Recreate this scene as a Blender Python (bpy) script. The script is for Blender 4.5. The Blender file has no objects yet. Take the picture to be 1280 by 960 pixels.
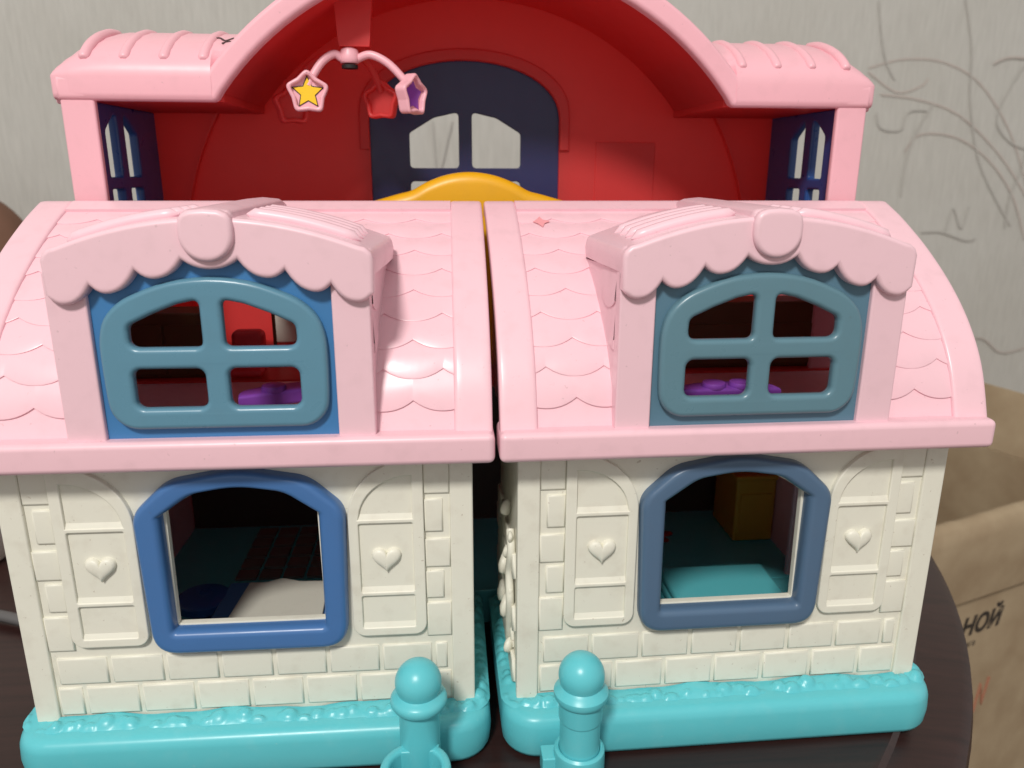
import bpy, bmesh, math, random
from mathutils import Vector, Matrix

random.seed(7)
S = 0.01                       # everything below is written in centimetres
R = math.radians
scene = bpy.context.scene
C = scene.collection

# ------------------------------------------------------------------ camera
cam = bpy.data.cameras.new('camera')
cam_ob = bpy.data.objects.new('camera', cam)
C.objects.link(cam_ob)
scene.camera = cam_ob
cam.sensor_width = 36
cam.lens = 26.99
cam.clip_start = 0.01
cam.clip_end = 20
th, ps, ro = R(15.701), R(5.110), R(0.195)
fw = Vector((math.sin(ps) * math.cos(th), math.cos(ps) * math.cos(th), -math.sin(th)))
rt = Vector((math.cos(ps), -math.sin(ps), 0))
up = rt.cross(fw)
r2 = rt * math.cos(ro) + up * math.sin(ro)
u2 = -rt * math.sin(ro) + up * math.cos(ro)
M = Matrix((r2, u2, -fw)).transposed().to_4x4()
M.translation = Vector((-1.682, -23.782, 21.425)) * S
cam_ob.matrix_world = M
cam.dof.use_dof = True
cam.dof.focus_distance = 0.275
cam.dof.aperture_fstop = 15

# ------------------------------------------------------------------ light
world = bpy.data.worlds.new('World')
scene.world = world
world.use_nodes = True
bg = world.node_tree.nodes['Background']
bg.inputs[0].default_value = (1.0, 0.98, 0.95, 1)
bg.inputs[1].default_value = 0.47

def area(name, loc, target, size, power, col):
    l = bpy.data.lights.new(name, 'AREA')
    l.shape = 'DISK'; l.size = size * S; l.energy = power; l.color = col
    o = bpy.data.objects.new(name, l); C.objects.link(o)
    o.location = Vector(loc) * S
    o.rotation_euler = (Vector(target) - Vector(loc)).to_track_quat('-Z', 'Y').to_euler()
    return o
area('ceiling_lamp', (-40, -116, 136), (0, 4, 10), 26, 25, (1.0, 0.96, 0.90))

vs = scene.view_settings
vs.view_transform = 'Standard'; vs.look = 'None'; vs.gamma = 1; vs.exposure = 0.0
vs.use_curve_mapping = False

# ------------------------------------------------------------------ materials
def lin(c):
    return tuple((x / 255 / 12.92 if x / 255 <= 0.04045 else ((x / 255 + 0.055) / 1.055) ** 2.4) for x in c)

def plastic(name, rgb, rough=0.36, var=0.10, dirt=0.12, sss=0, spec=0.5, dirtcol=(96, 78, 66), bump=0.03, scale=1.0):
    m = bpy.data.materials.new(name); m.use_nodes = True
    nt = m.node_tree; N = nt.nodes; L = nt.links
    b = N['Principled BSDF']
    geo = N.new('ShaderNodeNewGeometry')
    n1 = N.new('ShaderNodeTexNoise'); n1.inputs['Scale'].default_value = 22 * scale; n1.inputs['Detail'].default_value = 5
    n2 = N.new('ShaderNodeTexNoise'); n2.inputs['Scale'].default_value = 620 * scale; n2.inputs['Detail'].default_value = 2
    n3 = N.new('ShaderNodeTexNoise'); n3.inputs['Scale'].default_value = 140 * scale; n3.inputs['Detail'].default_value = 6
    for n in (n1, n2, n3):
        L.new(geo.outputs['Position'], n.inputs['Vector'])
    c = lin(rgb)
    mx = N.new('ShaderNodeMix'); mx.data_type = 'RGBA'
    mx.inputs[6].default_value = (*[v * (1 - var) for v in c], 1)
    mx.inputs[7].default_value = (*[min(1, v * (1 + var)) for v in c], 1)
    L.new(n1.outputs['Fac'], mx.inputs[0])
    ramp = N.new('ShaderNodeValToRGB')               # sparse small specks
    ramp.color_ramp.elements[0].position = 0.715; ramp.color_ramp.elements[0].color = (0, 0, 0, 1)
    ramp.color_ramp.elements[1].position = 0.775; ramp.color_ramp.elements[1].color = (1, 1, 1, 1)
    L.new(n2.outputs['Fac'], ramp.inputs[0])
    ramp2 = N.new('ShaderNodeValToRGB')              # faint grubby patches
    ramp2.color_ramp.elements[0].position = 0.52; ramp2.color_ramp.elements[0].color = (0, 0, 0, 1)
    ramp2.color_ramp.elements[1].position = 0.85; ramp2.color_ramp.elements[1].color = (1, 1, 1, 1)
    L.new(n3.outputs['Fac'], ramp2.inputs[0])
    sp_ = N.new('ShaderNodeMath'); sp_.operation = 'MULTIPLY'; sp_.inputs[1].default_value = 2.2
    L.new(ramp.outputs[0], sp_.inputs[0])
    ad = N.new('ShaderNodeMath'); ad.operation = 'ADD'
    L.new(sp_.outputs[0], ad.inputs[0]); L.new(ramp2.outputs[0], ad.inputs[1])
    ml = N.new('ShaderNodeMath'); ml.operation = 'MULTIPLY'; ml.inputs[1].default_value = dirt; ml.use_clamp = True
    L.new(ad.outputs[0], ml.inputs[0])
    mx2 = N.new('ShaderNodeMix'); mx2.data_type = 'RGBA'
    L.new(ml.outputs[0], mx2.inputs[0]); L.new(mx.outputs[2], mx2.inputs[6])
    mx2.inputs[7].default_value = (*lin(dirtcol), 1)
    L.new(mx2.outputs[2], b.inputs['Base Color'])
    mr = N.new('ShaderNodeMapRange')
    mr.inputs[3].default_value = rough - 0.07; mr.inputs[4].default_value = rough + 0.13
    L.new(n3.outputs['Fac'], mr.inputs[0]); L.new(mr.outputs[0], b.inputs['Roughness'])
    b.inputs['Specular IOR Level'].default_value = spec
    if sss:
        b.inputs['Subsurface Weight'].default_value = sss
        b.inputs['Subsurface Radius'].default_value = (1.0, 0.6, 0.5)
        b.inputs['Subsurface Scale'].default_value = 0.003
    if bump:
        bp = N.new('ShaderNodeBump'); bp.inputs['Strength'].default_value = bump; bp.inputs['Distance'].default_value = 0.001
        L.new(n3.outputs['Fac'], bp.inputs['Height']); L.new(bp.outputs[0], b.inputs['Normal'])
    return m

def thin(m, amount, rgb):
    # thin moulded shell: part of the light passes through
    nt = m.node_tree; N = nt.nodes; L = nt.links
    out = N['Material Output']; b = N['Principled BSDF']
    t = N.new('ShaderNodeBsdfTranslucent'); t.inputs[0].default_value = (*lin(rgb), 1)
    mx = N.new('ShaderNodeMixShader'); mx.inputs[0].default_value = amount
    L.new(b.outputs[0], mx.inputs[1]); L.new(t.outputs[0], mx.inputs[2]); L.new(mx.outputs[0], out.inputs[0])
    return m

PINK   = plastic('pink_plastic', (237, 194, 204), 0.34, 0.04, 0.10)
PINKR  = plastic('roof_pink_plastic', (240, 197, 207), 0.29, 0.04, 0.10)
PINKD  = plastic('dormer_pink_plastic', (236, 197, 207), 0.34, 0.03, 0.08)
PINKB  = plastic('main_house_pink_plastic', (239, 180, 191), 0.36, 0.04, 0.08)
PINKT  = thin(plastic('thin_pink_roof_plastic', (240, 172, 182), 0.36, 0.04, 0.08), 0.35, (255, 150, 150))
WHITE  = plastic('cream_white_plastic', (230, 228, 214), 0.40, 0.04, 0.18, dirtcol=(140, 112, 84))
TEAL   = plastic('teal_plastic', (96, 196, 206), 0.30, 0.05, 0.10, dirtcol=(180, 215, 215))
BLUEL  = plastic('blue_plastic', (70, 114, 170), 0.30, 0.05, 0.06)
BLUER  = plastic('dusty_blue_plastic', (82, 108, 136), 0.32, 0.05, 0.06)
SLATEL = plastic('slate_blue_plastic', (92, 138, 160), 0.27, 0.04, 0.06)
SLATER = plastic('slate_teal_plastic', (94, 130, 144), 0.27, 0.04, 0.06)
PANELL = plastic('bright_blue_panel_plastic', (62, 122, 176), 0.34, 0.04, 0.05)
PANELR = plastic('grey_blue_panel_plastic', (86, 122, 142), 0.34, 0.04, 0.05)
RED    = thin(plastic('red_plastic', (234, 84, 84), 0.38, 0.06, 0.05), 0.48, (255, 112, 106))
REDP   = plastic('bright_red_panel', (228, 66, 74), 0.35, 0.04, 0.03, sss=0)
NAVY   = plastic('navy_plastic', (48, 50, 96), 0.30, 0.05, 0.04, sss=0)
NAVYB  = plastic('deep_blue_plastic', (38, 76, 140), 0.28, 0.05, 0.04, sss=0)
YELLOW = plastic('yellow_plastic', (232, 172, 24), 0.36, 0.04, 0.05)
OCHRE  = plastic('ochre_plastic', (98, 72, 40), 0.45, 0.05, 0.08)
PURPLE = plastic('purple_plastic', (136, 72, 178), 0.34, 0.05, 0.05)
STARY  = plastic('yellow_star_print', (245, 205, 40), 0.4, 0.02, 0.02, sss=0)
BLACK  = plastic('black_print', (26, 22, 22), 0.6, 0.05, 0, sss=0)
PAPER  = plastic('white_board', (214, 212, 200), 0.5, 0.03, 0.08, sss=0)
GREY   = plastic('grey_cable', (96, 94, 94), 0.4, 0.05, 0.05, sss=0)
BROWN  = plastic('brown_upholstery', (124, 92, 76), 0.75, 0.10, 0.10, sss=0, spec=0.2)
PENC   = plastic('pencil_line', (192, 189, 183), 0.8, 0.15, 0, sss=0, spec=0.1)
PENR   = plastic('reddish_crayon_line', (200, 190, 183), 0.8, 0.12, 0, sss=0, spec=0.1)
STAIN  = plastic('pink_stain', (236, 160, 166), 0.5, 0.1, 0)
SCUFF  = plastic('dark_scuff', (70, 50, 50), 0.7, 0.1, 0, sss=0)

def wood_mat():
    m = bpy.data.materials.new('dark_lacquered_wood'); m.use_nodes = True
    nt = m.node_tree; N = nt.nodes; L = nt.links; b = N['Principled BSDF']
    geo = N.new('ShaderNodeNewGeometry'); mp = N.new('ShaderNodeMapping')
    mp.inputs['Scale'].default_value = (1.2, 26, 10)
    mp.inputs['Rotation'].default_value = (0, 0, 0.12)
    L.new(geo.outputs['Position'], mp.inputs['Vector'])
    n = N.new('ShaderNodeTexNoise'); n.inputs['Scale'].default_value = 9; n.inputs['Detail'].default_value = 8; n.inputs['Roughness'].default_value = 0.65
    L.new(mp.outputs[0], n.inputs['Vector'])
    r = N.new('ShaderNodeValToRGB')
    r.color_ramp.elements[0].position = 0.35; r.color_ramp.elements[0].color = (*lin((40, 22, 20)), 1)
    r.color_ramp.elements[1].position = 0.72; r.color_ramp.elements[1].color = (*lin((58, 34, 31)), 1)
    L.new(n.outputs['Fac'], r.inputs[0]); L.new(r.outputs[0], b.inputs['Base Color'])
    b.inputs['Roughness'].default_value = 0.34
    return m
WOOD = wood_mat()

def card_mat():
    m = bpy.data.materials.new('brown_cardboard'); m.use_nodes = True
    nt = m.node_tree; N = nt.nodes; L = nt.links; b = N['Principled BSDF']
    geo = N.new('ShaderNodeNewGeometry')
    n = N.new('ShaderNodeTexNoise'); n.inputs['Scale'].default_value = 28; n.inputs['Detail'].default_value = 7
    L.new(geo.outputs['Position'], n.inputs['Vector'])
    r = N.new('ShaderNodeValToRGB')
    r.color_ramp.elements[0].position = 0.3; r.color_ramp.elements[0].color = (*lin((164, 143, 116)), 1)
    r.color_ramp.elements[1].position = 0.75; r.color_ramp.elements[1].color = (*lin((184, 165, 137)), 1)
    L.new(n.outputs['Fac'], r.inputs[0]); L.new(r.outputs[0], b.inputs['Base Color'])
    b.inputs['Roughness'].default_value = 0.8; b.inputs['Specular IOR Level'].default_value = 0.2
    bp = N.new('ShaderNodeBump'); bp.inputs['Strength'].default_value = 0.12; bp.inputs['Distance'].default_value = 0.002
    L.new(n.outputs['Fac'], bp.inputs['Height']); L.new(bp.outputs[0], b.inputs['Normal'])
    return m
CARD = card_mat()

def wallpaper_mat():
    m = bpy.data.materials.new('grey_beige_wallpaper'); m.use_nodes = True
    nt = m.node_tree; N = nt.nodes; L = nt.links; b = N['Principled BSDF']
    geo = N.new('ShaderNodeNewGeometry'); mp = N.new('ShaderNodeMapping')
    mp.inputs['Scale'].default_value = (260, 260, 24)
    L.new(geo.outputs['Position'], mp.inputs['Vector'])
    n = N.new('ShaderNodeTexNoise'); n.inputs['Scale'].default_value = 1.0; n.inputs['Detail'].default_value = 6; n.inputs['Roughness'].default_value = 0.7
    L.new(mp.outputs[0], n.inputs['Vector'])
    n2 = N.new('ShaderNodeTexNoise'); n2.inputs['Scale'].default_value = 6; n2.inputs['Detail'].default_value = 4
    L.new(geo.outputs['Position'], n2.inputs['Vector'])
    r = N.new('ShaderNodeValToRGB')
    r.color_ramp.elements[0].position = 0.28; r.color_ramp.elements[0].color = (*lin((196, 194, 188)), 1)
    r.color_ramp.elements[1].position = 0.72; r.color_ramp.elements[1].color = (*lin((214, 212, 206)), 1)
    L.new(n.outputs['Fac'], r.inputs[0])
    mx = N.new('ShaderNodeMix'); mx.data_type = 'RGBA'; mx.blend_type = 'MULTIPLY'; mx.inputs[0].default_value = 0.35
    r2_ = N.new('ShaderNodeValToRGB')
    r2_.color_ramp.elements[0].position = 0.3; r2_.color_ramp.elements[0].color = (0.80, 0.78, 0.74, 1)
    r2_.color_ramp.elements[1].position = 0.7; r2_.color_ramp.elements[1].color = (1, 1, 1, 1)
    L.new(n2.outputs['Fac'], r2_.inputs[0])
    L.new(r.outputs[0], mx.inputs[6]); L.new(r2_.outputs[0], mx.inputs[7]); L.new(mx.outputs[2], b.inputs['Base Color'])
    b.inputs['Roughness'].default_value = 0.75; b.inputs['Specular IOR Level'].default_value = 0.25
    bp = N.new('ShaderNodeBump'); bp.inputs['Strength'].default_value = 0.2; bp.inputs['Distance'].default_value = 0.002
    L.new(n.outputs['Fac'], bp.inputs['Height']); L.new(bp.outputs[0], b.inputs['Normal'])
    return m
WALLP = wallpaper_mat()

# ------------------------------------------------------------------ mesh helpers
def link(name, me, mat, parent=None, loc=(0, 0, 0)):
    o = bpy.data.objects.new(name, me); C.objects.link(o)
    if mat and not me.materials: me.materials.append(mat)
    o.parent = parent
    o.location = Vector(loc) * S
    return o

def finish(me, angle=35):
    for p in me.polygons: p.use_smooth = True
    me.set_sharp_from_angle(angle=R(angle))

def weighted(o):
    w = o.modifiers.new('weighted_normal', 'WEIGHTED_NORMAL'); w.keep_sharp = True; w.weight = 80

def mk(name, verts, faces, mat, parent=None, bevel=0, seg=3, angle=35, loc=(0, 0, 0), fix=True, wn=True):
    me = bpy.data.meshes.new(name)
    me.from_pydata([tuple(c * S for c in v) for v in verts], [], faces)
    if fix:
        bm = bmesh.new(); bm.from_mesh(me)
        bmesh.ops.recalc_face_normals(bm, faces=bm.faces); bm.to_mesh(me); bm.free()
    finish(me, angle)
    o = link(name, me, mat, parent, loc)
    if bevel:
        b = o.modifiers.new('bevel', 'BEVEL'); b.width = bevel * S; b.segments = seg; b.limit_method = 'ANGLE'; b.angle_limit = R(30)
        for p in me.polygons: p.use_smooth = True
        me.set_sharp_from_angle(angle=R(180))
    if wn: weighted(o)
    return o

def box(name, x0, x1, y0, y1, z0, z1, mat, parent=None, bevel=0.05, seg=3):
    v = [(x, y, z) for x in (x0, x1) for y in (y0, y1) for z in (z0, z1)]
    f = [(0, 1, 3, 2), (4, 6, 7, 5), (0, 4, 5, 1), (2, 3, 7, 6), (0, 2, 6, 4), (1, 5, 7, 3)]
    return mk(name, v, f, mat, parent, bevel, seg)

def plate(name, loops, w0, w1, bevel, mat, parent=None, axis='y', res=3, loc=(0, 0, 0), angle=40):
    """flat outline (loops with holes) given thickness w0..w1 along an axis, edges rounded by bevel"""
    cu = bpy.data.curves.new('tmp', 'CURVE'); cu.dimensions = '2D'; cu.fill_mode = 'BOTH'
    for lp in loops:
        sp = cu.splines.new('POLY'); sp.points.add(len(lp) - 1)
        for p, (a, b) in zip(sp.points, lp): p.co = (a, b, 0, 1)
        sp.use_cyclic_u = True
    h = abs(w1 - w0) / 2
    bevel = min(bevel, h * 0.98)
    cu.extrude = h - bevel; cu.bevel_depth = bevel; cu.bevel_resolution = res; cu.offset = -bevel
    ob = bpy.data.objects.new('tmp', cu)
    me = bpy.data.meshes.new_from_object(ob)
    bpy.data.objects.remove(ob); bpy.data.curves.remove(cu)
    mid = (w0 + w1) / 2
    for v in me.vertices:
        a, b, c = v.co
        if axis == 'y': v.co = (a * S, (mid - c) * S, b * S)
        elif axis == 'x': v.co = ((mid + c) * S, a * S, b * S)
        else: v.co = (a * S, b * S, (mid + c) * S)
    bm = bmesh.new(); bm.from_mesh(me)
    bmesh.ops.remove_doubles(bm, verts=bm.verts, dist=1e-6)
    bmesh.ops.recalc_face_normals(bm, faces=bm.faces); bm.to_mesh(me); bm.free()
    me.name = name; me.materials.clear()
    finish(me, angle)
    o = link(name, me, mat, parent, loc)
    weighted(o)
    return o

def arc(cx, cz, rx, rz, a0, a1, n):
    return [(cx + rx * math.cos(R(a0 + (a1 - a0) * i / n)), cz + rz * math.sin(R(a0 + (a1 - a0) * i / n))) for i in range(n + 1)]

def rrect(x0, x1, z0, z1, r, n=6):
    if not isinstance(r, (list, tuple)): r = [r] * 4      # bl, br, tr, tl
    return (arc(x0 + r[0], z0 + r[0], r[0], r[0], 180, 270, n) + arc(x1 - r[1], z0 + r[1], r[1], r[1], 270, 360, n) +
            arc(x1 - r[2], z1 - r[2], r[2], r[2], 0, 90, n) + arc(x0 + r[3], z1 - r[3], r[3], r[3], 90, 180, n))

def catmull(pts, n=8, closed=False):
    out = []; m = len(pts)
    for i in range(m if closed else m - 1):
        g = (lambda k: pts[k % m]) if closed else (lambda k: pts[max(0, min(m - 1, k))])
        p0, p1, p2, p3 = g(i - 1), g(i), g(i + 1), g(i + 2)
        for k in range(n):
            t = k / n
            out.append(tuple(0.5 * (2 * b + (c - a) * t + (2 * a - 5 * b + 4 * c - d) * t * t + (3 * b - a - 3 * c + d) * t ** 3)
                             for a, b, c, d in zip(p0, p1, p2, p3)))
    if not closed: out.append(tuple(pts[-1]))
    return out

def fillet(pts, n=5):
    """pts: (x, z, radius) polygon -> rounded polygon"""
    out = []; m = len(pts)
    for i in range(m):
        p = Vector(pts[i][:2]); r = pts[i][2]
        if r <= 0: out.append(tuple(p)); continue
        a = (Vector(pts[i - 1][:2]) - p); b = (Vector(pts[(i + 1) % m][:2]) - p)
        ang = a.angle(b); d = min(r / math.tan(ang / 2), a.length * 0.49, b.length * 0.49)
        A = p + a.normalized() * d; B = p + b.normalized() * d
        for k in range(n + 1):
            t = k / n
            out.append(tuple(A * (1 - t) ** 2 + p * 2 * t * (1 - t) + B * t * t))
    return out

def tube(name, pts, rad, mat, parent=None, n=10, loc=(0, 0, 0)):
    if not isinstance(rad, (list, tuple)): rad = [rad] * len(pts)
    V = []; F = []; P = [Vector(p) for p in pts]
    ref = None
    for i, p in enumerate(P):
        t = (P[min(i + 1, len(P) - 1)] - P[max(i - 1, 0)]).normalized()
        if ref is None: ref = t.orthogonal().normalized()
        ref = (ref - t * ref.dot(t)).normalized(); b = t.cross(ref)
        for k in range(n):
            a = 2 * math.pi * k / n
            V.append(tuple(p + (ref * math.cos(a) + b * math.sin(a)) * rad[i]))
    for i in range(len(P) - 1):
        for k in range(n):
            F.append((i * n + k, i * n + (k + 1) % n, (i + 1) * n + (k + 1) % n, (i + 1) * n + k))
    F.append(tuple(range(n))); F.append(tuple(range((len(P) - 1) * n, len(P) * n)))
    return mk(name, V, F, mat, parent, loc=loc, angle=50)

def lathe(name, prof, mat, parent=None, loc=(0, 0, 0), n=40, angle=40):
    V = []; F = []; m = len(prof)
    for r, z in prof:
        for k in range(n):
            a = 2 * math.pi * k / n
            V.append((max(r, 1e-4) * math.cos(a), max(r, 1e-4) * math.sin(a), z))
    for i in range(m - 1):
        for k in range(n):
            F.append((i * n + k, i * n + (k + 1) % n, (i + 1) * n + (k + 1) % n, (i + 1) * n + k))
    F.append(tuple(range(n))); F.append(tuple(range((m - 1) * n, m * n)))
    return mk(name, V, F, mat, parent, loc=loc, angle=angle)

def loft(name, rings, mat, parent=None, cap=True, angle=40, loc=(0, 0, 0)):
    V = []; F = []; n = len(rings[0])
    for r in rings: V += r
    for i in range(len(rings) - 1):
        for k in range(n):
            F.append((i * n + k, i * n + (k + 1) % n, (i + 1) * n + (k + 1) % n, (i + 1) * n + k))
    if cap: F.append(tuple(range(n))); F.append(tuple(range((len(rings) - 1) * n, len(rings) * n)))
    return mk(name, V, F, mat, parent, angle=angle, loc=loc)

def thing(name, label, cat, loc=(0, 0, 0), rz=0, group=None):
    o = bpy.data.objects.new(name, None); C.objects.link(o)
    o.empty_display_size = 0.02
    o.location = Vector(loc) * S; o.rotation_euler = (0, 0, rz)
    o['label'] = label; o['category'] = cat
    if group: o['group'] = group
    return o

def tag(o, label, cat, group=None):
    o['label'] = label; o['category'] = cat
    if group: o['group'] = group
    return o

def part(name, parent):       # an unmeshed part that holds sub-parts would be an empty; parts here are always meshes
    return None

_cache = {}
def brick(w, h, cx, cz, y, parent, mat, proud=0.09, axis='y'):
    """one moulded brick, soft edges, standing proud of the wall face at y"""
    k = (round(w, 2), round(h, 2), round(proud, 2), mat.name)
    if k not in _cache:
        V = []; F = []
        for ins, d in ((0, 0.05), (0.008, -proud * 0.6), (0.03, -proud * 0.93), (0.075, -proud)):
            for sx, sz in ((-1, -1), (1, -1), (1, 1), (-1, 1)):
                V.append(((sx * (w / 2 - ins)) * S, d * S, (sz * (h / 2 - ins)) * S))
        for i in range(3):
            for j in range(4):
                F.append((i * 4 + j, i * 4 + (j + 1) % 4, i * 4 + 4 + (j + 1) % 4, i * 4 + 4 + j))
        F.append((12, 13, 14, 15))
        me = bpy.data.meshes.new('brick'); me.from_pydata(V, [], F)
        bm = bmesh.new(); bm.from_mesh(me); bmesh.ops.recalc_face_normals(bm, faces=bm.faces)
        for f in bm.faces:
            if f.calc_center_median().y < -proud * 0.9 * S and f.normal.y > 0: f.normal_flip()
        bm.to_mesh(me); bm.free()
        finish(me, 75); me.materials.append(mat); _cache[k] = me
    o = bpy.data.objects.new('brick', _cache[k]); C.objects.link(o); o.parent = parent
    if axis == 'y': o.location = Vector((cx, y, cz)) * S
    else:
        o.location = Vector((y, cx, cz)) * S; o.rotation_euler = (0, 0, R(-90))
    return o

# ------------------------------------------------------------------ setting: wall, floor
WY = 80
w = mk('wall', [(-170, WY, -45), (190, WY, -45), (190, WY, 160), (-170, WY, 160)], [(0, 1, 2, 3)], WALLP, wn=False)
w['kind'] = 'structure'
f_ = mk('floor', [(-170, -170, -45), (190, -170, -45), (190, WY, -45), (-170, WY, -45)], [(0, 1, 2, 3)],
        plastic('worn_floor', (120, 100, 80), 0.6, 0.1, 0.1, sss=0), wn=False)
f_['kind'] = 'structure'

# ------------------------------------------------------------------ table
tb = thing('round_table', 'dark brown lacquered round table that carries the toy house', 'table', (-17.3, 29.9, 0))
lathe('table_top', [(0.01, -2.6), (45.3, -2.6), (46.6, -2.2), (46.95, -1.5), (46.85, -1.05), (46.4, -0.75), (45.3, -0.50), (44.5, -0.30), (44.3, -0.05), (44.1, 0.0), (20, 0.0), (0.01, 0.0)], WOOD, tb, n=160, angle=30)
for k in range(4):
    a = R(45 + 90 * k)
    tube('leg', [(33 * math.cos(a), 33 * math.sin(a), -2.5), (35 * math.cos(a), 35 * math.sin(a), -45)], [2.4, 1.7], WOOD, tb, 16)

# ------------------------------------------------------------------ wing of the dollhouse
RC = catmull([(0.30, 12.35), (0.48, 13.0), (1.16, 14.66), (2.13, 16.0), (3.48, 17.24), (5.25, 18.45), (7.1, 19.45), (8.35, 20.0), (8.75, 20.13), (9.05, 20.02), (9.16, 19.6)], 8)
_d = [0.0]
for a, b in zip(RC, RC[1:]): _d.append(_d[-1] + math.hypot(b[0] - a[0], b[1] - a[1]))
def s_of_z0():
    for p, d in zip(RC, _d):
        if p[1] >= 13.0: return d
S0 = s_of_z0()
def roof_at(s):
    """point and outward normal of the roof curve at arc length s above the rail"""
    s = min(max(s + S0, 0), _d[-1] - 1e-5)
    i = max(k for k in range(len(_d)) if _d[k] <= s); i = min(i, len(RC) - 2)
    t = (s - _d[i]) / (_d[i + 1] - _d[i]); a, b = RC[i], RC[i + 1]
    p = (a[0] + (b[0] - a[0]) * t, a[1] + (b[1] - a[1]) * t)
    dy, dz = b[0] - a[0], b[1] - a[1]; l = math.hypot(dy, dz)
    return p, (-dz / l, dy / l)
SMAX = _d[-1] - S0
def roof_pt(x, s, off):
    p, n = roof_at(s); return (x, p[0] + n[0] * off, p[1] + n[1] * off)
def s_at_y(y):
    best = 0
    for k in range(len(RC)):
        if RC[k][0] <= y: best = _d[k] - S0
        else: break
    return best

def strip(name, x0, x1, s0, s1, offs, mat, parent, ns=26, back=-0.3):
    """raised band that follows the roof curve; offs = [(x fraction inset cm, offset)] gives its rounded edge"""
    sec = [(x0, back)] + [(x0 + i, o) for i, o in offs] + [(x1 - i, o) for i, o in reversed(offs)] + [(x1, back)]
    rings = []
    for k in range(ns + 1):
        s = s0 + (s1 - s0) * k / ns
        rings.append([roof_pt(x, s, o) for x, o in sec])
    return loft(name, rings, mat, parent, angle=50)

SOFT = [(0.0, -0.12), (0.02, -0.06), (0.07, -0.015), (0.16, 0.0), (0.3, 0.0)]

def shingle(x0, x1, xc, per, s_low, s_up, lim0, lim1, parent, mat):
    a, b = max(x0, lim0), min(x1, lim1)
    if b - a < 0.25: return
    n = 8; V = []; F = []; base = -0.16
    cols = [a + (b - a) * i / n for i in range(n + 1)]
    for x in cols:
        u = abs(x - xc) / (per / 2)                       # 0 at lobe centre, 1 at cusp
        sl = s_low + 0.36 * (u ** 2.2)
        V.append(roof_pt(x, sl, base - 0.05))
        V.append(roof_pt(x, sl, base + 0.055))
        V.append(roof_pt(x, sl + 0.05, base + 0.07))
        V.append(roof_pt(x, (sl + s_up) / 2 + 0.3, base + 0.05))
        V.append(roof_pt(x, s_up + 0.45, base + 0.004))
    for i in range(n):
        for j in range(4):
            F.append((i * 5 + j, (i + 1) * 5 + j, (i + 1) * 5 + j + 1, i * 5 + j + 1))
    o = mk('shingle', V, F, mat, parent, angle=60, wn=False)
    return o

def heart(cx, cz, w):
    pts = []
    for k in range(28):
        t = 2 * math.pi * k / 28
        x = 16 * math.sin(t) ** 3; z = 13 * math.cos(t) - 5 * math.cos(2 * t) - 2 * math.cos(3 * t) - math.cos(4 * t)
        pts.append((cx + x / 32 * w, cz + (z + 2) / 32 * w * 0.98))
    return pts[::-1]

def blob(name, mat, parent, loc, r, seed=0, sq=(1, 1, 1), n=8):
    me_key = ('blob', seed, mat.name)
    if me_key not in _cache:
        bm = bmesh.new(); bmesh.ops.create_icosphere(bm, subdivisions=2, radius=1)
        rnd = random.Random(seed)
        ph = [rnd.uniform(0, 6.28) for _ in range(6)]
        for v in bm.verts:
            c = v.co
            k = 1 + 0.13 * math.sin(3.1 * c.x + ph[0]) * math.cos(2.7 * c.y + ph[1]) + 0.10 * math.sin(4.2 * c.z + ph[2] + 2 * c.x)
            # a dimple in the middle, like a moulded rose bud
            k -= 0.22 * max(0, (-c.y * 0.7 + c.z * 0.7) - 0.75) / 0.25
            v.co = c * k
        me = bpy.data.meshes.new(name); bm.to_mesh(me); bm.free(); finish(me, 80); me.materials.append(mat); _cache[me_key] = me
    o = bpy.data.objects.new(name, _cache[me_key]); C.objects.link(o); o.parent = parent
    o.location = Vector(loc) * S; o.scale = (r * sq[0] * S, r * sq[1] * S, r * sq[2] * S)
    o.rotation_euler = (0, 0, random.uniform(-0.8, 0.8))
    return o

def rr_ring(x0, x1, y0, y1, r, z, n=8):
    return [(a, b, z) for a, b in rrect(x0, x1, y0, y1, r, n)]

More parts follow.
